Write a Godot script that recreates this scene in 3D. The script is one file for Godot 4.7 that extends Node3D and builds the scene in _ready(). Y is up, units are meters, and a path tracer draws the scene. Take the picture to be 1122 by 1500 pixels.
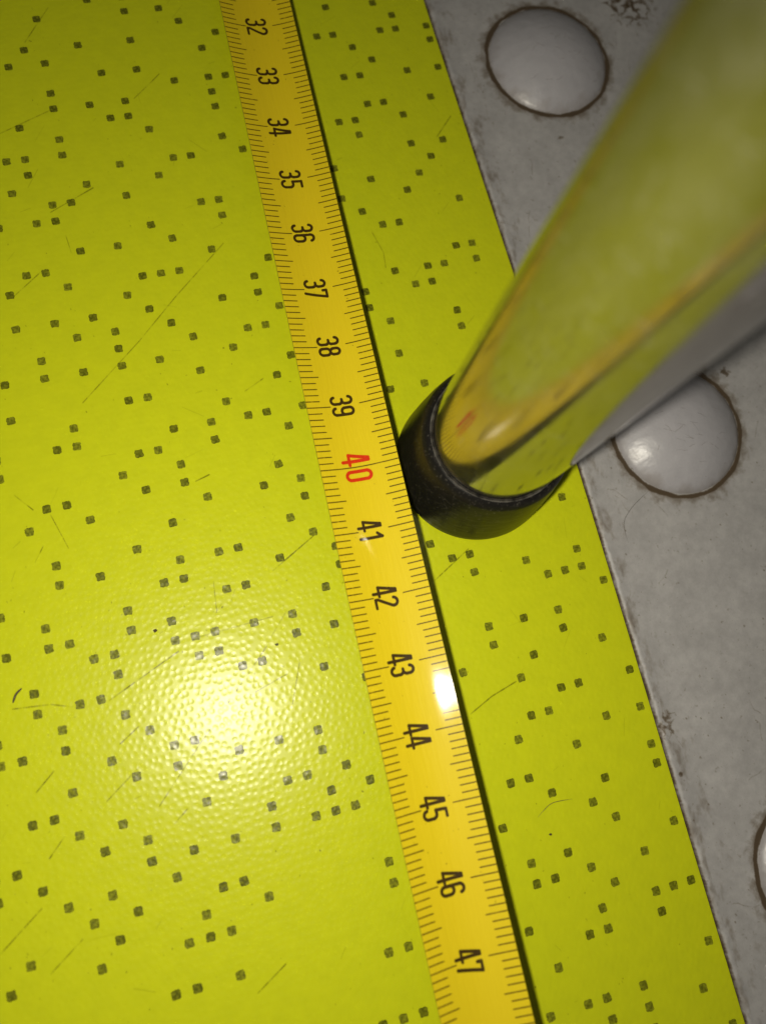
extends Node3D
# A steel tape measure beside a polished furniture leg, on a yellow-green vinyl floor that meets a grey studded rubber floor.
# Floor positions are given in steps of the vinyl's printed lattice (P metres each): X to the right, Y towards the viewer.

const P := 0.00295
const MARKS := "-36:4,6,7;-35:1,6,8;-34:9,18,21;-33:0,3,6,11,22;-32:-1,1,10,17,18,21,22,24;-31:4,6,19,24;-30:-2,1,8,10,11,20;-29:1,3,5,10,18,19,22,24;-28:-1,4,5,10;-27:1,6,19,20,23;-26:-2,-1,1,10,17,18,21;-25:-1,4,7,8,11,18;-24:-2,2,6,21,23;-23:0,1,4,16,22;-22:-3,-1,0,8,9,18,21;-21:5,9,16,20;-20:1,3,6,17,23;-19:-2,-1,8,18,19;-18:-3,0,4,5,6,11;-17:3,10,22,23;-16:-3,-1,1,4,8,10,18,20,21,23;-15:0,2,5,11,16,19,20;-14:-2,2,6,9,10,16;-13:-4,-2,0,2,4,8,17,21;-12:6,11,21;-11:-4,2,3,10,17;-10:-1,7;-9:-5,-2,-1,4,6,8,9,11,16,18;-8:-5,2,3,6,10;-7:1,4;-6:-3,-2,2,4,9;-5:-4,-1,5,8,10;-4:3,10;-3:-3,1,9;-2:-3,-1,3,5,6,10;-1:-6,2,3,8,11,24;0:-4,0,5,6,11,16;1:-6,-4,-3,0,2,10,17,18;2:-2,-1,2,3,4,6,8,18,21,24;3:-5,-1,3,4,8,10,22,23,24;4:-5,-3,-2,5,6,25;5:-7,-4,-1,9,18,20,22;6:-7,-6,-4,0,11,18,22;7:-2,1,2,16,20,24;8:-4,-1,1,4,6,8,19;9:-6,-5,3,8,21,22,25;10:-4,-2,2,6,7,9,19,20;11:-8,-7,-3,-1,5,8,10,18,23,25;12:-8,-6,-1,1,3,5,7,8,9,21;13:-5,-3,0,17,18,25;14:-4,-2,2,3,19,22,25;15:-7,-3,1,4,10,16,21;16:-8,-4,0,1,2,10,22;17:17,19,25;18:-1,0,2,17,18,20,23;19:-3,9,10,21;20:16,20,23,24,25;21:19,20,23;22:8,9,10,17;23:25;24:16,18,19,21;25:19,21,24;26:21;27:25"
const SCRATCHES := "7.24,-30.56 6.59,-29.99 5.53,-29.11; 8.73,-19.27 5.53,-16.50 3.12,-14.23 -0.32,-11.32; 1.77,-35.72 0.99,-34.68 0.13,-33.53; -1.26,-19.09 -2.89,-17.86; -2.10,-27.80 0.85,-28.95; 2.31,-23.74 -0.17,-22.58; 6.37,3.34 4.16,5.42 2.07,7.38 -0.21,9.62; 7.74,1.79 6.17,3.47; 7.09,4.92 5.08,5.51; 2.05,2.56 -1.62,4.14; 7.83,4.50 7.04,6.44; 7.00,1.91 2.93,2.10; -6.16,12.71 -8.18,14.12; -4.62,14.51 -6.22,15.57; -0.48,5.70 -1.50,6.31; -0.82,7.60 -2.55,8.78; -4.62,9.79 -5.50,10.65; -4.67,6.78 -5.61,7.56; -6.08,3.47 -4.33,3.67 -3.21,4.09; 1.05,10.08 0.29,10.63; 4.14,18.12 2.61,18.99; 5.33,-6.16 4.56,-5.94; 9.23,-10.93 8.10,-10.38; -3.46,-4.14 -3.97,-3.40; -4.41,-7.03 -3.65,-6.10; -2.85,-5.64 -2.28,-3.78; 4.42,-0.52 4.28,1.07; 15.85,9.15 17.19,8.55 18.69,8.12; 18.01,0.70 15.77,1.96; 7.50,-0.42 9.96,-1.77; 0.39,-21.06 0.51,-19.99; 17.26,-18.62 17.62,-17.23 17.52,-16.29; 14.45,15.81 13.78,16.95; 23.91,-25.51 22.70,-24.24"
const EDGE := [[-150.0, 22.9], [-60.0, 23.75], [-33.87, 24.30], [-14.93, 24.96], [-2.22, 25.42], [5.30, 25.50], [12.07, 25.55], [17.07, 25.56], [27.17, 25.62], [60.0, 25.8], [150.0, 26.2]]
const FOOT := Vector2(19.42, -3.86)

var rng := RandomNumberGenerator.new()
var wear := FastNoiseLite.new()
var vinyl_relief: Texture2D


func _ready() -> void:
	rng.seed = 4711
	wear.seed = 5
	wear.frequency = 1.0
	camera_and_light()
	vinyl_relief = dimples()
	base_slab()
	vinyl_floor()
	rubber_floor()
	tape_measure()
	furniture_leg()
	litter()


# ---------------------------------------------------------------- camera, light
func camera_and_light() -> void:
	var right := Vector3(0.96174907, 0.13989587, 0.23551617)
	var up := Vector3(0.20286577, 0.21400285, -0.95553559)
	var back := Vector3(-0.18407661, 0.96676364, 0.17743696)
	var eye := Vector3(5.68999583, 43.20388145, 5.66924411) * P
	var cam := Camera3D.new()
	cam.name = "camera"
	add_child(cam)
	var lens := CameraAttributesPhysical.new()
	lens.frustum_focal_length = 19.39
	lens.frustum_near = 0.002
	lens.frustum_far = 20.0
	lens.frustum_focus_distance = 44.2 * P
	lens.exposure_aperture = 9.0
	cam.attributes = lens
	cam.transform = Transform3D(Basis(right, up, back).orthonormalized(), eye)
	cam.fov = 63.506
	cam.near = 0.002
	cam.far = 20.0
	cam.current = true

	var env := Environment.new()
	env.background_mode = Environment.BG_COLOR
	env.background_color = Color(0.058, 0.056, 0.05).linear_to_srgb()
	env.tonemap_mode = Environment.TONE_MAPPER_LINEAR
	env.tonemap_exposure = 1.0
	env.sdfgi_enabled = true
	env.ssao_enabled = true
	env.ssil_enabled = true
	var we := WorldEnvironment.new()
	we.name = "environment"
	we.environment = env
	add_child(we)

	# the flash beside the lens: a small bright square
	var at := eye - right * 0.0110 - up * 0.0050
	var turn := Basis(right, up, back).orthonormalized()
	var flash := AreaLight3D.new()
	flash.name = "flash_light"
	flash.area_size = Vector2(0.005, 0.005)
	flash.area_normalize_energy = true
	flash.light_energy = 0.0222
	flash.light_color = Color(1.0, 0.97, 0.90)
	flash.area_range = 4.0
	flash.shadow_enabled = true
	flash.transform = Transform3D(turn, at)
	add_child(flash)
	var st := SurfaceTool.new()
	st.begin(Mesh.PRIMITIVE_TRIANGLES)
	lathe_into(st, [[0.0, 0.0], [0.0039, 0.0], [0.0039, 0.0006], [0.0, 0.0006]], 24)
	var m := StandardMaterial3D.new()
	m.albedo_color = Color(0.9, 0.88, 0.8)
	m.emission_enabled = true
	m.emission = Color(1.0, 0.97, 0.90)
	m.emission_energy_multiplier = 1.5
	var lampmesh := obj("flash_lamp", st, m)
	lampmesh.transform = Transform3D(turn * Basis(Vector3.RIGHT, PI / 2), at + back * 0.0006)
	var ring := begin()
	lathe_into(ring, [[0.0041, -0.0019], [0.0053, -0.0036], [0.0053, 0.0010], [0.0041, 0.0010], [0.0041, -0.0019]], 48, true)
	var rm := StandardMaterial3D.new()
	rm.albedo_color = Color(0.02, 0.02, 0.02)
	rm.roughness = 0.6
	obj("bezel", ring, rm, lampmesh)
	tag(lampmesh, "small round camera flash lamp shining down on the floor", "lamp")


# ---------------------------------------------------------------- helpers
func tag(o: Node, label: String, category: String, group := "") -> void:
	o.set_meta("label", label)
	o.set_meta("category", category)
	if group:
		o.set_meta("group", group)


func obj(called: String, st: SurfaceTool, m: Material, parent: Node = self) -> MeshInstance3D:
	var o := MeshInstance3D.new()
	o.name = called
	st.index()
	st.generate_normals()
	o.mesh = st.commit()
	o.material_override = null
	o.mesh.surface_set_material(0, m)
	parent.add_child(o, true)
	return o


func flat(X: float, Y: float, h_mm := 0.0) -> Vector3:
	return Vector3(X * P, h_mm * 0.001, Y * P)


# a sheet of quads: f(u, v) gives the point; u to the right and v towards the viewer face up
func sheet(st: SurfaceTool, nu: int, nv: int, f: Callable, uv: Callable, uv2 = null) -> void:
	for j in nv:
		for i in nu:
			var q := []
			for c in [[0, 0], [1, 0], [0, 1], [1, 0], [1, 1], [0, 1]]:
				var a: float = float(i + c[0]) / nu
				var b: float = float(j + c[1]) / nv
				var p: Vector3 = f.call(a, b)
				st.set_uv(uv.call(a, b, p))
				if uv2 != null:
					st.set_uv2(uv2.call(p))
				st.add_vertex(p)


# profile [[radius, height], ...] from the bottom middle outwards and up
func lathe_into(st: SurfaceTool, prof: Array, n: int, sharp := false) -> void:
	var length := 0.0
	var at := [0.0]
	for k in range(1, prof.size()):
		length += Vector2(prof[k][0] - prof[k - 1][0], prof[k][1] - prof[k - 1][1]).length()
		at.append(length)
	for k in prof.size() - 1:
		st.set_smooth_group(k + 1 if sharp else 0)
		for i in n:
			var a := TAU * i / n
			var b := TAU * (i + 1) / n
			var pts := []
			for c in [[k, a, i], [k + 1, a, i], [k, b, i + 1], [k, b, i + 1], [k + 1, a, i], [k + 1, b, i + 1]]:
				var r: float = prof[c[0]][0]
				pts.append([Vector3(r * cos(c[1]), prof[c[0]][1], r * sin(c[1])), Vector2(float(c[2]) / n, at[c[0]] / length)])
			for tri in [[0, 1, 2], [3, 4, 5]]:
				if (pts[tri[1]][0] - pts[tri[0]][0]).cross(pts[tri[2]][0] - pts[tri[0]][0]).length_squared() < 1e-18:
					continue
				for e in [tri[0], tri[2], tri[1]]:
					st.set_uv(pts[e][1])
					st.add_vertex(pts[e][0])


func tube_into(st: SurfaceTool, path: PackedVector3Array, radii: Array, n := 8) -> void:
	var rings := []
	for k in path.size():
		var d := (path[mini(k + 1, path.size() - 1)] - path[maxi(k - 1, 0)]).normalized()
		var s := d.cross(Vector3.UP).normalized()
		var u := s.cross(d)
		var ring := []
		for i in n:
			var a := TAU * i / n
			ring.append(path[k] + (s * cos(a) + u * sin(a)) * radii[k])
		rings.append(ring)
	for k in path.size() - 1:
		for i in n:
			var j := (i + 1) % n
			for p in [rings[k][i], rings[k + 1][i], rings[k][j], rings[k][j], rings[k + 1][i], rings[k + 1][j]]:
				st.add_vertex(p)


func begin() -> SurfaceTool:
	var st := SurfaceTool.new()
	st.begin(Mesh.PRIMITIVE_TRIANGLES)
	return st


func edge_x(y: float) -> float:
	for k in EDGE.size() - 1:
		if y <= EDGE[k + 1][0] or k == EDGE.size() - 2:
			var t: float = (y - EDGE[k][0]) / (EDGE[k + 1][0] - EDGE[k][0])
			return lerpf(EDGE[k][1], EDGE[k + 1][1], t)
	return 25.0


func noise_texture(size: int, freq: float, octaves: int, lo: Color, hi: Color, sd: int, kind := FastNoiseLite.TYPE_SIMPLEX_SMOOTH) -> NoiseTexture2D:
	var n := FastNoiseLite.new()
	n.seed = sd
	n.noise_type = kind
	n.frequency = freq
	n.fractal_octaves = octaves
	var t := NoiseTexture2D.new()
	t.width = size
	t.height = size
	t.seamless = true
	t.noise = n
	var g := Gradient.new()
	g.colors = PackedColorArray([lo, hi])
	g.offsets = PackedFloat32Array([0.2, 0.8])
	t.color_ramp = g
	return t


# draws a line of that half width (pixels) into RGB bytes, its edge softened over one pixel
func stroke(buf: PackedByteArray, w: int, h: int, a: Vector2, b: Vector2, half: float, ink: Color, strength := 1.0) -> void:
	var x0 := maxi(0, int(floorf(minf(a.x, b.x) - half - 1)))
	var x1 := mini(w - 1, int(ceilf(maxf(a.x, b.x) + half + 1)))
	var y0 := maxi(0, int(floorf(minf(a.y, b.y) - half - 1)))
	var y1 := mini(h - 1, int(ceilf(maxf(a.y, b.y) + half + 1)))
	var d := b - a
	var l2 := maxf(d.length_squared(), 1e-9)
	for y in range(y0, y1 + 1):
		for x in range(x0, x1 + 1):
			var p := Vector2(x + 0.5, y + 0.5)
			var t := clampf((p - a).dot(d) / l2, 0.0, 1.0)
			var cover := clampf(half + 0.5 - p.distance_to(a + d * t), 0.0, 1.0) * strength
			if cover > 0.0:
				var o := (y * w + x) * 3
				buf[o] = int(lerpf(buf[o], ink.r8, cover))
				buf[o + 1] = int(lerpf(buf[o + 1], ink.g8, cover))
				buf[o + 2] = int(lerpf(buf[o + 2], ink.b8, cover))


func filled(w: int, h: int, c: Color) -> PackedByteArray:
	var im := Image.create(w, h, false, Image.FORMAT_RGB8)
	im.fill(c)
	return im.get_data()


func texture(buf: PackedByteArray, w: int, h: int) -> ImageTexture:
	return ImageTexture.create_from_image(Image.create_from_data(w, h, false, Image.FORMAT_RGB8, buf))


# ---------------------------------------------------------------- the floors
# shallow round dimples, packed irregularly: one tile is 36 mm wide
func dimples() -> ImageTexture:
	var n := 640
	var cells := 32
	var pts := []
	for j in cells:
		for i in cells:
			pts.append(Vector3(i + 0.5 + (0.5 if j % 2 else 0.0) + rng.randf_range(-0.31, 0.31), j + 0.5 + rng.randf_range(-0.31, 0.31), rng.randf_range(0.43, 0.57)))
	var buf := PackedByteArray()
	buf.resize(n * n)
	for y in n:
		var gy := float(y) / n * cells
		for x in n:
			var gx := float(x) / n * cells
			var low := 1.0
			var j0 := int(gy)
			for dj in range(-1, 2):
				var j := posmod(j0 + dj, cells)
				var sh := 0.5 if j % 2 else 0.0
				var i0 := int(floorf(gx - sh))
				for di in range(-1, 2):
					var p: Vector3 = pts[j * cells + posmod(i0 + di, cells)]
					var dx := absf(gx - p.x)
					var dy := absf(gy - p.y)
					dx = minf(dx, absf(cells - dx))
					dy = minf(dy, absf(cells - dy))
					var d := (dx * dx + dy * dy) / (p.z * p.z)
					if d < 1.0:
						low = minf(low, 1.0 - pow(1.0 - d, 1.7))
			buf[y * n + x] = int(30 + 210 * low + rng.randf_range(-3, 3))
	return ImageTexture.create_from_image(Image.create_from_data(n, n, false, Image.FORMAT_L8, buf))


func base_slab() -> void:
	var o := MeshInstance3D.new()
	o.name = "subfloor"
	var b := BoxMesh.new()
	b.size = Vector3(0.9, 0.02, 0.9)
	o.mesh = b
	o.position = Vector3(0.03, -0.0135, 0)
	var m := StandardMaterial3D.new()
	m.albedo_color = Color(0.05, 0.035, 0.02).linear_to_srgb()
	m.roughness = 0.95
	b.material = m
	o.set_meta("kind", "structure")
	add_child(o)


func vinyl_material() -> StandardMaterial3D:
	var m := StandardMaterial3D.new()
	m.roughness = 0.27
	m.metallic_specular = 0.30
	m.heightmap_enabled = true
	m.heightmap_texture = vinyl_relief
	m.heightmap_scale = 0.0023
	m.uv1_triplanar = false
	return m


func vinyl_floor() -> void:
	var w := 2048
	var h := 2048
	var ink := Color(0.22, 0.20, 0.3).linear_to_srgb()
	var buf := filled(w, h, Color.WHITE)
	# scratches and specks over X -16..28 and Y -40..32
	var to_px := func(p: Vector2) -> Vector2: return Vector2((p.x + 16.0) / 44.0 * w, (p.y + 40.0) / 72.0 * h)
	for line in SCRATCHES.split(";"):
		var pts := []
		for s in line.strip_edges().split(" "):
			var xy := s.split(",")
			pts.append(Vector2(float(xy[0]), float(xy[1])))
		var dark := rng.randf_range(0.45, 0.9)
		for k in pts.size() - 1:
			var steps := 14
			for e in steps:
				var a: Vector2 = pts[k].lerp(pts[k + 1], float(e) / steps)
				var b: Vector2 = pts[k].lerp(pts[k + 1], float(e + 1) / steps)
				var fade := clampf(0.65 + wear.get_noise_2d(a.x * 1.3, a.y * 1.3) * 1.2, 0.1, 1.0)
				stroke(buf, w, h, to_px.call(a), to_px.call(b), rng.randf_range(0.6, 0.95), ink, dark * fade)
	for k in 120:
		var a := Vector2(rng.randf_range(-14, 25), rng.randf_range(-39, 30))
		var turn := -0.75 + rng.randfn() * 0.35 if rng.randf() < 0.75 else rng.randf() * TAU
		var b := a + Vector2(cos(turn), sin(turn)) * rng.randf_range(0.15, 1.3)
		stroke(buf, w, h, to_px.call(a), to_px.call(b), rng.randf_range(0.3, 0.6), ink, rng.randf_range(0.10, 0.35))
	for k in 700:
		var a := Vector2(rng.randf_range(-15, 26), rng.randf_range(-39, 31))
		var b := a + Vector2(rng.randfn(), rng.randfn()) * 0.03
		stroke(buf, w, h, to_px.call(a), to_px.call(b), rng.randf_range(0.3, 0.75) if rng.randf() < 0.9 else 1.1, ink, rng.randf_range(0.2, 0.75))
	var m := vinyl_material()
	m.albedo_texture = noise_texture(512, 0.02, 5, Color(0.412, 0.448, 0.008).linear_to_srgb(), Color(0.432, 0.468, 0.008).linear_to_srgb(), 8)
	m.detail_enabled = true
	m.detail_blend_mode = BaseMaterial3D.BLEND_MODE_MUL
	m.detail_albedo = texture(buf, w, h)
	m.detail_uv_layer = BaseMaterial3D.DETAIL_UV_2
	var floor_node := Node3D.new()
	floor_node.name = "vinyl_floor"
	floor_node.set_meta("kind", "structure")
	add_child(floor_node)
	var st := begin()
	var x_left := -110.0
	var f := func(u: float, v: float) -> Vector3:
		var y := lerpf(-110.0, 110.0, v)
		return flat(lerpf(x_left, edge_x(y), u), y)
	var uv := func(_u: float, _v: float, p: Vector3) -> Vector2: return Vector2(p.x, p.z) / 0.036
	var uv2 := func(p: Vector3) -> Vector2: return Vector2((p.x / P + 16.0) / 44.0, (p.z / P + 40.0) / 72.0)
	sheet(st, 1, 88, f, uv, uv2)
	obj("vinyl_sheet", st, m, floor_node)
	# the cut edge towards the rubber
	st = begin()
	var g := func(u: float, v: float) -> Vector3:
		var y := lerpf(-110.0, 110.0, v)
		return flat(edge_x(y), y, -2.2 * u)
	sheet(st, 1, 88, g, uv, uv2)
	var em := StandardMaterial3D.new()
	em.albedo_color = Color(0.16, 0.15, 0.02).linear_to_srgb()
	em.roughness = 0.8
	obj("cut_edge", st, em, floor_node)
	square_marks(floor_node)


func square_marks(floor_node: Node3D) -> void:
	var mats := []
	for k in 5:
		var mm := vinyl_material()
		var tone: float = [0.82, 1.02, 0.9, 1.12, 0.96][k]
		mm.albedo_color = Color(0.19 * tone, 0.203 * tone, 0.010 * tone).linear_to_srgb()
		mm.detail_enabled = true
		mm.detail_blend_mode = BaseMaterial3D.BLEND_MODE_MUL
		mm.detail_albedo = noise_texture(64, 0.06, 4, Color(0.42, 0.42, 0.42).linear_to_srgb(), Color.WHITE, 31 + k)
		mm.detail_uv_layer = BaseMaterial3D.DETAIL_UV_2
		mats.append(mm)
	var shapes := []
	for k in 10:
		var st := begin()
		var ring := []
		var half := 0.5 * 0.00130
		for i in 20:
			var a := TAU * i / 20
			var r := half / maxf(absf(cos(a)), absf(sin(a)))
			r = minf(r, half * 1.27) * rng.randf_range(0.90, 1.07)
			ring.append(Vector3(r * cos(a), 0, r * sin(a) * 0.98))
		var off := Vector2(rng.randf(), rng.randf())
		for i in 20:
			for p in [Vector3.ZERO, ring[i], ring[(i + 1) % 20]]:
				st.set_uv(off + Vector2(p.x, p.z) / 0.036)
				st.set_uv2(off + Vector2(p.x, p.z) / 0.0026)
				st.add_vertex(p)
		st.index()
		st.generate_normals()
		var me: ArrayMesh = st.commit()
		me.surface_set_material(0, mats[k % 5])
		shapes.append(me)
	var places := []
	var seen := {}
	for row in MARKS.split(";"):
		var parts := row.split(":")
		for s in parts[1].split(","):
			var c := Vector2i(int(s), int(parts[0]))
			places.append(c)
			seen[c] = true
	# the marks nearest the camera look largest
	places.sort_custom(func(a, b): return (Vector2(a) - Vector2(5.7, 5.7)).length() < (Vector2(b) - Vector2(5.7, 5.7)).length())
	for k in mini(300, places.size()):
		var o := MeshInstance3D.new()
		o.name = "square_mark"
		o.mesh = shapes[rng.randi() % shapes.size()]
		o.position = flat(places[k].x, places[k].y, 0.03)
		o.rotation.y = (rng.randi() % 4) * PI / 2 + rng.randfn() * 0.03
		floor_node.add_child(o, true)
	var rest := begin()
	var far := places.slice(300)
	for y in range(-70, 60):
		for x in range(-60, 25):
			var in_view := y > -38 and y < 30 and x > -11 + (absi(y) * 0.05) and x < 40
			if not in_view and rng.randf() < 0.17 and x < edge_x(y) - 0.4:
				far.append(Vector2i(x, y))
	for c in far:
		rest.append_from(shapes[rng.randi() % 2 * 5], 0, Transform3D(Basis(Vector3.UP, (rng.randi() % 4) * PI / 2), flat(c.x, c.y, 0.03)))
	var ro := MeshInstance3D.new()
	ro.name = "square_mark"
	ro.mesh = rest.commit()
	ro.mesh.surface_set_material(0, mats[0])
	ro.set_meta("kind", "stuff")
	floor_node.add_child(ro, true)


func stud_centres() -> Array:
	return [Vector2(31.31, -28.69), Vector2(32.05, -3.45), Vector2(32.6, 21.47)]


const GREY := Color(0.300, 0.294, 0.292)
const DIRT := Color(0.045, 0.028, 0.013)


func rubber_floor() -> void:
	var root := Node3D.new()
	root.name = "rubber_floor"
	root.set_meta("kind", "structure")
	add_child(root)
	# stains over X 22..62 and Y -45..40
	var w := 1024
	var h := 2048
	var buf := PackedByteArray()
	buf.resize(w * h * 3)
	var light := GREY.linear_to_srgb()
	var brown := DIRT.linear_to_srgb()
	var centres := stud_centres()
	for y in h:
		var Y := lerpf(-45.0, 40.0, (y + 0.5) / h)
		var ex := edge_x(Y)
		var bite := wear.get_noise_2d(3.0, Y * 0.9) * 0.5 + wear.get_noise_2d(9.0, Y * 4.0) * 0.35
		for x in w:
			var X := lerpf(22.0, 62.0, (x + 0.5) / w)
			var mott := 1.0
			var dirt := 0.0
			if X > ex - 0.5 and x < w - 3 and y > 2 and y < h - 3:
				var fine := wear.get_noise_2d(X * 6.0, Y * 6.0)
				var broad := wear.get_noise_2d(X * 0.35, Y * 0.35)
				mott = 1.0 + 0.07 * broad + 0.03 * fine + 0.05 * wear.get_noise_2d(X * 1.6, Y * 1.6)
				var from_edge := X - ex
				if from_edge < 4.0:
					dirt = clampf(1.3 - (from_edge - 0.10 - 0.10 * bite) * 8.0 + fine * 0.25, 0.0, 0.92)
					var smear := wear.get_noise_2d(X * 1.1 + 50.0, Y * 0.45) + 0.35 * wear.get_noise_2d(X * 3.0, Y * 2.2)
					dirt = maxf(dirt, clampf(0.12 + 0.5 * smear - from_edge * 0.16 + fine * 0.08, 0.0, 0.42))
				for c in centres:
					var dx: float = X - c.x
					var dy: float = Y - c.y
					if absf(dx) < 5.5 and absf(dy) < 5.5:
						var r := sqrt(dx * dx + dy * dy) * (1.0 + 0.02 * wear.get_noise_2d(dx * 0.8, dy * 0.8))
						var k: float = 1.0 - absf(r - 3.99) / (0.17 + 0.03 * fine + 0.10 * wear.get_noise_2d(dx * 0.5 + c.y, dy * 0.5))
						dirt = maxf(dirt, clampf(k * 2.2, 0.0, 0.88))
						dirt = maxf(dirt, clampf(0.34 - (r - 4.15) * 0.75 + fine * 0.16 + 0.45 * wear.get_noise_2d(X * 1.2, Y * 1.2), 0.0, 0.45) if r > 3.9 else 0.0)
				# dust freckles and the larger stains
				if fine > 0.56:
					dirt = maxf(dirt, (fine - 0.56) * 2.0)
				dirt = maxf(dirt, clampf((wear.get_noise_2d(X * 2.3 + 90.0, Y * 2.3) - 0.5) * 1.6, 0.0, 0.35))
				for s in [[38.2, -32.1, 1.7, 0.9], [37.2, -32.5, 1.2, 0.8], [26.0, 12.5, 0.55, 0.8], [26.4, 12.0, 0.4, 0.7], [36.23, -6.29, 0.35, 0.7], [30.6, -23.2, 0.3, 0.5], [26.2, 14.9, 0.2, 0.8]]:
					var q: float = Vector2(X - s[0], Y - s[1]).length() / s[2]
					if q < 1.6:
						dirt = maxf(dirt, clampf((1.0 - q * 0.8 - absf(wear.get_noise_2d(X * 0.9, Y * 0.9)) * 2.4 + wear.get_noise_2d(X * 1.7, Y * 1.7) * 0.5 + fine * 0.15) * 1.3, 0.0, s[3]))
			var o := (y * w + x) * 3
			buf[o] = int(clampf(lerpf(light.r * mott, brown.r, dirt) * 255.0, 0, 255))
			buf[o + 1] = int(clampf(lerpf(light.g * mott, brown.g, dirt) * 255.0, 0, 255))
			buf[o + 2] = int(clampf(lerpf(light.b * mott, brown.b, dirt) * 255.0, 0, 255))
	# hairline marks
	var px := func(X: float, Y: float) -> Vector2: return Vector2((X - 22.0) / 40.0 * w, (Y + 45.0) / 85.0 * h)
	for k in 90:
		var a := Vector2(rng.randf_range(25.5, 42), rng.randf_range(-38, 30))
		var t := rng.randf() * TAU
		for e in 6:
			var b := a + Vector2(cos(t), sin(t)) * rng.randf_range(0.05, 0.35)
			t += rng.randfn() * 0.25
			stroke(buf, w, h, px.call(a.x, a.y), px.call(b.x, b.y), 0.45, brown, rng.randf_range(0.05, 0.3))
			a = b
	for k in 260:
		var a := Vector2(rng.randf_range(25.5, 45), rng.randf_range(-40, 30))
		stroke(buf, w, h, px.call(a.x, a.y), px.call(a.x + 0.02, a.y + 0.03), rng.randf_range(0.3, 1.0), brown, rng.randf_range(0.15, 0.6))
	var m := StandardMaterial3D.new()
	m.albedo_texture = texture(buf, w, h)
	m.texture_repeat = false
	m.roughness = 0.5
	m.metallic_specular = 0.45
	var st := begin()
	# across: groove at the vinyl, a small raised lip, then the flat
	var cross := [[0.0, -1.2], [0.12, -1.15], [0.19, -0.45], [0.30, -0.12], [0.46, -0.14], [0.75, -0.40], [2.0, -0.42], [110.0, -0.42]]
	var f := func(u: float, v: float) -> Vector3:
		var Y := lerpf(-110.0, 110.0, v)
		var k := int(roundf(u * (cross.size() - 1)))
		var wob := 0.0
		if k > 0 and k < 6:
			wob = wear.get_noise_2d(40.0, Y * 1.5) * 0.10 + wear.get_noise_2d(60.0, Y * 5.0) * 0.05
		var lift := (wear.get_noise_2d(80.0, Y * 1.1) * 0.22 - 0.03) if k == 3 or k == 4 else 0.0
		return flat(edge_x(Y) + cross[k][0] + wob, Y, cross[k][1] + lift)
	var uv := func(_u: float, _v: float, p: Vector3) -> Vector2: return Vector2((p.x / P - 22.0) / 40.0, (p.z / P + 45.0) / 85.0)
	sheet(st, cross.size() - 1, 900, f, uv)
	obj("rubber_sheet", st, m, root)
	for c in centres:
		stud(root, c)


func stud(root: Node3D, c: Vector2) -> void:
	var n := 384
	var buf := PackedByteArray()
	buf.resize(n * n * 3)
	var light := GREY.linear_to_srgb()
	var brown := DIRT.linear_to_srgb()
	var salt := c.x * 13.7 + c.y * 3.1
	for y in n:
		for x in n:
			var dx := (x + 0.5) / n * 2.0 - 1.0
			var dy := (y + 0.5) / n * 2.0 - 1.0
			var r := sqrt(dx * dx + dy * dy)
			var fine := wear.get_noise_2d(dx * 22.0 + salt, dy * 22.0)
			var ring := wear.get_noise_2d(dx * 3.0 + salt, dy * 3.0)
			var dirt := clampf((r - 0.925 - 0.018 * ring - 0.012 * fine) * 22.0, 0.0, 0.9)
			dirt = maxf(dirt, clampf((fine - 0.55) * 1.6, 0.0, 0.4))
			dirt = maxf(dirt, clampf((r - 0.8) * 1.2 + 0.2 * ring, 0.0, 0.25))
			var mott := 1.02 + 0.03 * ring + 0.02 * fine
			var o := (y * n + x) * 3
			buf[o] = int(clampf(lerpf(light.r * mott, brown.r, dirt) * 255.0, 0, 255))
			buf[o + 1] = int(clampf(lerpf(light.g * mott, brown.g, dirt) * 255.0, 0, 255))
			buf[o + 2] = int(clampf(lerpf(light.b * mott * 1.03, brown.b, dirt) * 255.0, 0, 255))
	for k in 26:
		var a := Vector2(rng.randfn(), rng.randfn()) * n * 0.14 + Vector2(n, n) * 0.5
		var t := rng.randfn() * 0.5
		for e in 5:
			var b := a + Vector2(cos(t), sin(t)) * rng.randf_range(2, 9)
			t += rng.randfn() * 0.2
			stroke(buf, n, n, a, b, 0.5, brown, rng.randf_range(0.05, 0.35))
			a = b
	var m := StandardMaterial3D.new()
	m.albedo_texture = texture(buf, n, n)
	m.roughness = 0.36
	m.metallic_specular = 0.5
	m.heightmap_enabled = true
	m.heightmap_texture = noise_texture(256, 0.03, 4, Color.BLACK, Color.WHITE, 77)
	m.heightmap_scale = 0.004
	var R := 0.0172
	var edge := 0.0111
	var top := R - sqrt(R * R - edge * edge)
	var st := begin()
	var rings := 26
	var hgt := func(r: float) -> float:
		if r <= edge:
			return top - (R - sqrt(R * R - r * r)) + 0.0003
		var t := (r - edge) / 0.0009
		return lerpf(0.0003, -0.0001, t) - 0.00035 * sin(t * PI)
	var radii := []
	for k in rings + 1:
		radii.append(edge * k / rings)
	radii.append_array([edge + 0.0002, edge + 0.0004, edge + 0.0006, edge + 0.0009])
	for k in radii.size() - 1:
		for i in 96:
			for q in [[k, i], [k + 1, i], [k, i + 1], [k, i + 1], [k + 1, i], [k + 1, i + 1]]:
				if k == 0 and q == [k, i + 1] and false:
					continue
				var r: float = radii[q[0]]
				var a: float = TAU * q[1] / 96
				st.set_uv(Vector2(0.5 + r * cos(a) / 0.0242, 0.5 + r * sin(a) / 0.0242))
				st.add_vertex(Vector3(r * cos(a), hgt.call(r), r * sin(a)))
	var o := obj("stud", st, m, root)
	o.position = flat(c.x, c.y, -0.42)


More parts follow.
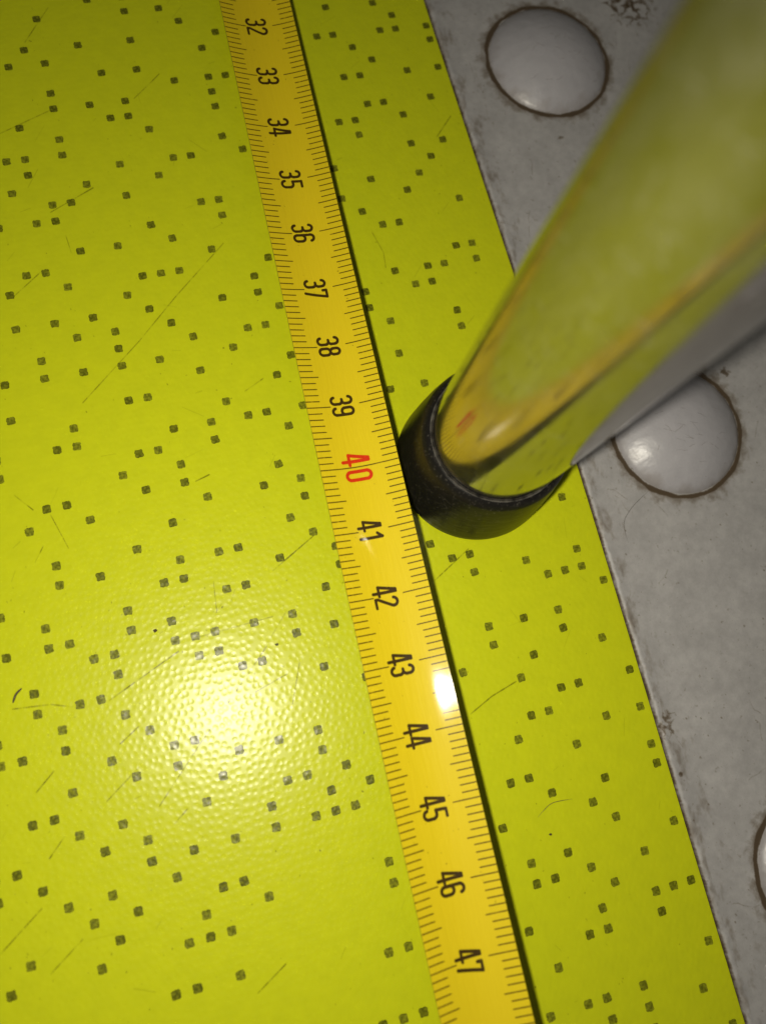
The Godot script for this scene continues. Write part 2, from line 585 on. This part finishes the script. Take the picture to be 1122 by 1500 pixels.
# ---------------------------------------------------------------- the tape
const GLYPHS := {
	"0": "arc .21 .79 .155 0 180; arc .21 .21 .155 180 360; close",
	"1": ".10,.76 .27,.95 .27,.0",
	"2": "arc .22 .78 .165 170 -25; .055,.16 .055,.05 .40,.05",
	"3": "arc .21 .80 .15 172 0; arc .22 .67 .14 0 -90; .16,.53; .22,.53; arc .22 .385 .145 90 0; .365,.21; arc .21 .205 .155 0 -172",
	"4": ".23,.96 .06,.25 .44,.25|.31,.96 .31,.0|.23,.955 .31,.955",
	"5": ".38,.95 .10,.95 .08,.55; arc .21 .40 .165 110 0; arc .21 .21 .165 0 -175",
	"6": "arc .21 .79 .155 10 180; .055,.21; arc .21 .21 .155 180 360; arc .21 .40 .155 0 175",
	"7": ".06,.80 .06,.95 .38,.95 .16,.0",
	"8": "arc .21 .80 .14 0 180; .07,.675; arc .21 .675 .14 180 360; close|arc .21 .375 .155 0 180; .055,.205; arc .21 .205 .155 180 360; close",
	"9": "arc .21 .21 .155 190 360; .365,.79; arc .21 .79 .155 0 180; arc .21 .60 .155 180 355",
}


func glyph_lines(ch: String) -> Array:
	var lines := []
	for part in String(GLYPHS[ch]).split("|"):
		var pts := PackedVector2Array()
		for piece in part.split(";"):
			var words := piece.strip_edges().split(" ", false)
			if words[0] == "arc":
				for k in 13:
					var a := deg_to_rad(lerpf(float(words[4]), float(words[5]), k / 12.0))
					pts.append(Vector2(float(words[1]) + float(words[3]) * cos(a), float(words[2]) + float(words[3]) * sin(a)))
			elif words[0] == "close":
				pts.append(pts[0])
			else:
				for s in words:
					var xy := s.split(",")
					pts.append(Vector2(float(xy[0]), float(xy[1])))
		lines.append(pts)
	return lines


const TAPE_FROM := 290.0   # millimetre marks at the two ends and in the middle
const TAPE_MID := 400.0
const TAPE_TO := 510.0
const BLADE := 12.3        # width along the arc, mm


func tape_centre(s: float) -> Vector3:  # mm
	var a := Vector3(39.26, 5.7, -92.45)
	var b := Vector3(37.58, 8.1, -12.71)
	var c := Vector3(36.30, 10.2, 56.86)
	var x := 320.0
	var y := 400.0
	var z := 470.0
	return a * ((s - y) * (s - z) / ((x - y) * (x - z))) + b * ((s - x) * (s - z) / ((y - x) * (y - z))) + c * ((s - x) * (s - y) / ((z - x) * (z - y)))


func tape_point(s: float, t: float, sink := 0.0) -> Vector3:  # t from -1 (left edge) to 1 (right edge)
	var c := tape_centre(s)
	var along := (tape_centre(s + 1.0) - tape_centre(s - 1.0)).normalized()
	var side := Vector3(along.z, 0.0, -along.x).normalized()
	var up := along.cross(side).normalized()
	if up.y < 0:
		up = -up
	var roll := deg_to_rad(lerpf(4.5, 0.0, clampf((s - 330.0) / 130.0, 0.0, 1.0)))
	var s2 := side * cos(roll) - up * sin(roll)
	up = up * cos(roll) + side * sin(roll)
	# the cross section curves most in the middle and runs nearly straight towards the edges
	var x := 0.0
	var y := 0.0
	var steps := 12
	var a := 0.0
	for k in steps:
		a = deg_to_rad(17.3) * tanh(1.7 * t * (k + 0.5) / steps) / tanh(1.7)
		x += cos(a) * t * BLADE / 2.0 / steps
		y += sin(a) * t * BLADE / 2.0 / steps
	a = deg_to_rad(17.3) * tanh(1.7 * t) / tanh(1.7)
	var n := up * cos(a) - s2 * sin(a)
	return (c + s2 * x + up * y - n * sink) * 0.001


func tape_print(from: float, to: float) -> ImageTexture:
	var w := 256
	var h := 2048
	var per := h / (to - from)
	var across := w / BLADE
	var buf := filled(w, h, Color(0.545, 0.420, 0.009).linear_to_srgb())
	var black := Color(0.035, 0.020, 0.003).linear_to_srgb()
	var red := Color(0.47, 0.024, 0.004).linear_to_srgb()
	for mm in range(int(from) - 5, int(to) + 6):
		var y := (mm - from) * per
		var kind := 0.31 if mm % 10 == 0 else 0.242 if mm % 5 == 0 else 0.185
		for side in 2:
			var length := kind * rng.randf_range(0.985, 1.015)
			var a := Vector2(-3.0 if side == 0 else w + 3.0, y)
			var b := Vector2(w * length if side == 0 else w * (1.0 - length), y)
			if mm % 100 == 0:
				b.x = w * 0.5
			# the print is worn thin here and there
			var bits := 5
			for e in bits:
				var worn := 1.0 if rng.randf() > 0.05 else rng.randf_range(0.6, 1.0)
				stroke(buf, w, h, a.lerp(b, float(e) / bits), a.lerp(b, float(e + 1) / bits), 0.072 * per, black, worn)
	for cm in range(int(from / 10.0) - 1, int(to / 10.0) + 2):
		var big := cm % 10 == 0
		var tall := 4.15 if big else 3.55
		var wide_gap := 0.95 if big else 0.30
		var base := 0.465 * BLADE - tall / 2.0 + (0.2 if big else 0.0)
		var text := str(cm)
		for k in 2:
			var start := cm * 10.0 + (-wide_gap / 2.0 - tall * 0.42 if k == 0 else wide_gap / 2.0)
			for line in glyph_lines(text[k]):
				for e in line.size() - 1:
					var ends := []
					for p in [line[e], line[e + 1]]:
						ends.append(Vector2((base + p.y * tall) * across, (start + p.x * tall - from) * per))
					stroke(buf, w, h, ends[0], ends[1], 0.064 * tall * per, red if big else black)
	# pinpricks and rubbed spots
	for k in 60:
		var p := Vector2(rng.randf() * w, rng.randf() * h)
		stroke(buf, w, h, p, p + Vector2(rng.randfn(), rng.randfn()) * 1.5, rng.randf_range(0.5, 1.3), black, rng.randf_range(0.15, 0.6))
	return texture(buf, w, h)


func tape_measure() -> void:
	var root := Node3D.new()
	root.name = "tape_measure"
	add_child(root)
	root.position = tape_centre(400.0) * 0.001 * Vector3(1, 0, 1)
	tag(root, "yellow steel tape measure marked from 32 to 47 lying across the green floor", "tape measure")
	var me := ArrayMesh.new()
	for span in [[TAPE_FROM, TAPE_MID], [TAPE_MID, TAPE_TO]]:
		var st := begin()
		var f := func(u: float, v: float) -> Vector3: return tape_point(lerpf(span[0], span[1], v), u * 2.0 - 1.0) - root.position
		var uv := func(u: float, v: float, _p: Vector3) -> Vector2: return Vector2(u, v)
		sheet(st, 24, 80, f, uv)
		st.index()
		st.generate_normals()
		var m := StandardMaterial3D.new()
		m.albedo_texture = tape_print(span[0], span[1])
		m.texture_repeat = false
		m.roughness = 0.5
		m.metallic_specular = 0.2
		m.clearcoat_enabled = true
		m.clearcoat = 0.15
		m.clearcoat_roughness = 0.09
		m.heightmap_enabled = true
		m.heightmap_texture = tape_grain()
		m.heightmap_scale = 0.0016
		st.set_material(m)
		st.commit(me)
	# underside and the two thin edges
	var under := begin()
	var g := func(u: float, v: float) -> Vector3:
		var k := int(roundf(u * 14.0))
		var s := lerpf(TAPE_FROM, TAPE_TO, v)
		if k == 0:
			return tape_point(s, 1.0) - root.position
		if k == 14:
			return tape_point(s, -1.0) - root.position
		return tape_point(s, lerpf(1.0, -1.0, (k - 1) / 12.0), 0.14) - root.position
	sheet(under, 14, 80, g, func(u: float, v: float, _p: Vector3) -> Vector2: return Vector2(u, v))
	under.index()
	under.generate_normals()
	var um := StandardMaterial3D.new()
	um.albedo_color = Color(0.30, 0.21, 0.012).linear_to_srgb()
	um.roughness = 0.4
	under.set_material(um)
	under.commit(me)
	var o := MeshInstance3D.new()
	o.name = "blade"
	o.mesh = me
	root.add_child(o)


var grain: Texture2D


func tape_grain() -> Texture2D:
	if grain == null:
		grain = noise_texture(256, 0.05, 3, Color.BLACK, Color.WHITE, 55)
	return grain


# ---------------------------------------------------------------- the leg
func furniture_leg() -> void:
	var root := Node3D.new()
	root.name = "furniture_leg"
	add_child(root)
	root.position = flat(FOOT.x, FOOT.y)
	root.scale = Vector3.ONE * 1.017
	tag(root, "polished round steel leg standing in a black rubber foot beside the tape", "furniture leg")
	var m := StandardMaterial3D.new()
	m.metallic = 1.0
	m.metallic_texture = scuffs()
	m.albedo_color = Color(0.375, 0.36, 0.35).linear_to_srgb()
	m.roughness = 1.0
	m.roughness_texture = noise_texture(512, 0.012, 5, Color(0.09, 0.09, 0.09), Color(0.19, 0.19, 0.19), 12)
	m.uv1_scale = Vector3(2.0, 7.0, 1.0)
	m.anisotropy_enabled = true
	m.anisotropy = 0.4
	m.heightmap_enabled = false
	var st := begin()
	var r := 0.00980
	lathe_into(st, [[r, 0.002], [r, 0.1], [r, 0.3], [r, 0.6985], [r - 0.0015, 0.7], [0.0, 0.7]], 128)
	obj("steel_tube", st, m, root)
	var rubber := StandardMaterial3D.new()
	rubber.albedo_texture = rubber_skin()
	rubber.roughness = 0.33
	rubber.metallic_specular = 0.22
	rubber.heightmap_enabled = true
	rubber.heightmap_texture = noise_texture(512, 0.03, 5, Color.BLACK, Color.WHITE, 23)
	rubber.heightmap_scale = 0.0018
	st = begin()
	var prof := [[0.0, 0.0002], [0.0118, 0.0002], [0.0123, 0.0004], [0.01252, 0.0009], [0.01247, 0.002], [0.0121, 0.0065], [0.0116, 0.0112], [0.01108, 0.0148], [0.01098, 0.0152], [0.0107, 0.0156], [0.01025, 0.0164], [0.01012, 0.01645], [0.01004, 0.0162], [0.00998, 0.0157], [0.00982, 0.0152]]
	lathe_into(st, prof, 128)
	var foot := obj("rubber_foot", st, rubber, root)
	# dust caught where the tube enters the foot
	var dust := StandardMaterial3D.new()
	dust.albedo_texture = noise_texture(128, 0.06, 4, Color(0.05, 0.045, 0.035).linear_to_srgb(), Color(0.10, 0.095, 0.08).linear_to_srgb(), 41)
	dust.uv1_scale = Vector3(9, 1, 1)
	dust.roughness = 0.95
	st = begin()
	var path := PackedVector3Array()
	var radii := []
	for k in 121:
		var a := TAU * k / 120
		path.append(Vector3(cos(a) * 0.00992, 0.0161 + 0.00004 * sin(a * 23.0), sin(a) * 0.00992))
		radii.append(0.00007 + 0.00003 * sin(a * 37.0 + 1.0) + 0.00003 * sin(a * 11.0))
	for k in path.size() - 1:
		for i in 8:
			var pts := []
			for q in [[k, i], [k + 1, i], [k, i + 1], [k, i + 1], [k + 1, i], [k + 1, i + 1]]:
				var out := Vector3(path[q[0]].x, 0, path[q[0]].z).normalized()
				var b: float = TAU * q[1] / 8
				st.set_uv(Vector2(q[0] / 120.0, q[1] / 8.0))
				st.add_vertex(path[q[0]] + (out * cos(b) + Vector3.UP * sin(b)) * radii[q[0]])
	obj("dust_ring", st, dust, foot)


# how metallic the tube is: bare, with hairline scuffs round it and a thin film of grime
func scuffs() -> ImageTexture:
	var w := 512
	var h := 1024
	var buf := PackedByteArray()
	buf.resize(w * h * 3)
	for y in h:
		for x in w:
			var film := 0.968 + 0.022 * wear.get_noise_2d(x * 0.012, y * 0.008) + 0.016 * wear.get_noise_2d(x * 0.05, y * 0.03 + 70.0)
			var b := int(clampf(film, 0.9, 1.0) * 255.0)
			var o := (y * w + x) * 3
			buf[o] = b
			buf[o + 1] = b
			buf[o + 2] = b
	var dull := Color(0.72, 0.72, 0.72)
	for k in 900:
		var a := Vector2(rng.randf() * w, rng.randf() * h)
		var t := rng.randfn() * 0.5 + (0.0 if rng.randf() < 0.7 else PI / 2)
		var reach := rng.randf_range(4, 34)
		stroke(buf, w, h, a, a + Vector2(cos(t), sin(t)) * reach, rng.randf_range(0.3, 0.7), dull, rng.randf_range(0.1, 0.7))
	return texture(buf, w, h)


func rubber_skin() -> ImageTexture:
	var w := 1024
	var h := 256
	var buf := filled(w, h, Color(0.009, 0.0085, 0.0075).linear_to_srgb())
	var pale := Color(0.26, 0.24, 0.19).linear_to_srgb()
	for k in 260:
		var a := Vector2(rng.randf() * w, rng.randf() * h)
		var t := rng.randfn() * 0.6
		for e in 3:
			var b := a + Vector2(cos(t), sin(t)) * rng.randf_range(2, 14)
			t += rng.randfn() * 0.3
			stroke(buf, w, h, a, b, rng.randf_range(0.3, 0.6), pale, rng.randf_range(0.05, 0.4))
			a = b
	for k in 1500:
		var low := h * (0.36 + 0.64 * sqrt(rng.randf()))
		var a := Vector2(rng.randf() * w, low)
		stroke(buf, w, h, a, a + Vector2(rng.randfn(), rng.randfn()), rng.randf_range(0.3, 0.8), pale, rng.randf_range(0.1, 0.6))
	return texture(buf, w, h)


# ---------------------------------------------------------------- hairs and crumbs
func hair(called: String, label: String, category: String, pts: Array, r_mm: float, ink: Color, lift := 0.1) -> void:
	var curve := Curve3D.new()
	for k in pts.size():
		var before: Vector2 = pts[maxi(k - 1, 0)]
		var after: Vector2 = pts[mini(k + 1, pts.size() - 1)]
		var tangent := (after - before) / 6.0
		curve.add_point(flat(pts[k].x, pts[k].y, lift), -flat(tangent.x, tangent.y), flat(tangent.x, tangent.y))
	curve.bake_interval = 0.0004
	var path := curve.get_baked_points()
	var mid := path[path.size() / 2]
	mid.y = 0
	var radii := []
	for k in path.size():
		path[k] -= mid
		radii.append(r_mm * 0.001 * clampf(1.4 * sin(PI * (k + 0.6) / (path.size() + 0.2)), 0.35, 1.0))
	var st := begin()
	tube_into(st, path, radii, 6)
	var m := StandardMaterial3D.new()
	m.albedo_color = ink.linear_to_srgb()
	m.roughness = 0.6
	var o := obj(called, st, m)
	o.position = mid
	tag(o, label, category)


func crumb(at: Vector2, r_mm: float, ink: Color, label: String) -> void:
	var st := begin()
	var n := FastNoiseLite.new()
	n.seed = int(at.x * 100)
	n.frequency = 1.0
	var f := func(u: float, v: float) -> Vector3:
		var a := u * TAU
		var b := (v - 0.5) * PI
		var d := Vector3(cos(a) * cos(b), -sin(b), sin(a) * cos(b))
		return d * Vector3(1.0, 0.6, 0.75) * r_mm * 0.001 * (1.0 + 0.9 * n.get_noise_3d(d.x * 1.2, d.y * 1.2, d.z * 1.2))
	sheet(st, 16, 10, f, func(u: float, v: float, _p: Vector3) -> Vector2: return Vector2(u, v))
	var m := StandardMaterial3D.new()
	m.albedo_color = ink.linear_to_srgb()
	m.roughness = 0.9
	var o := obj("dirt_crumb", st, m)
	o.position = flat(at.x, at.y, r_mm * 0.5)
	tag(o, label, "crumb")


func litter() -> void:
	var dark := Color(0.05, 0.035, 0.01)
	hair("fibre", "short thick curved brown fibre at the left side of the vinyl", "fibre", [Vector2(-5.51, 2.59), Vector2(-5.80, 2.80), Vector2(-5.95, 3.05), Vector2(-6.01, 3.19)], 0.16, dark, 0.15)
	hair("hair", "fine curved hair on the vinyl strip right of the tape", "hair", [Vector2(17.92, 14.95), Vector2(18.28, 14.73), Vector2(18.89, 14.48), Vector2(19.97, 14.56)], 0.05, Color(0.09, 0.08, 0.015))
	hair("hair", "long faint hair bending beside the middle stud on the grey rubber", "hair", [Vector2(29.2, -0.3), Vector2(27.9, 0.45), Vector2(27.2, 1.2), Vector2(27.1, 2.3)], 0.035, Color(0.07, 0.06, 0.05), -0.38)
	crumb(Vector2(1.13, 1.29), 0.28, dark, "small dark crumb on the vinyl above the bright glare spot")
	crumb(Vector2(18.35, 15.92), 0.20, dark, "tiny dark crumb on the vinyl under the curved hair")
	crumb(Vector2(6.9, 3.35), 0.24, Color(0.10, 0.10, 0.03), "small greenish crumb on the vinyl at the tip of the long scratch")
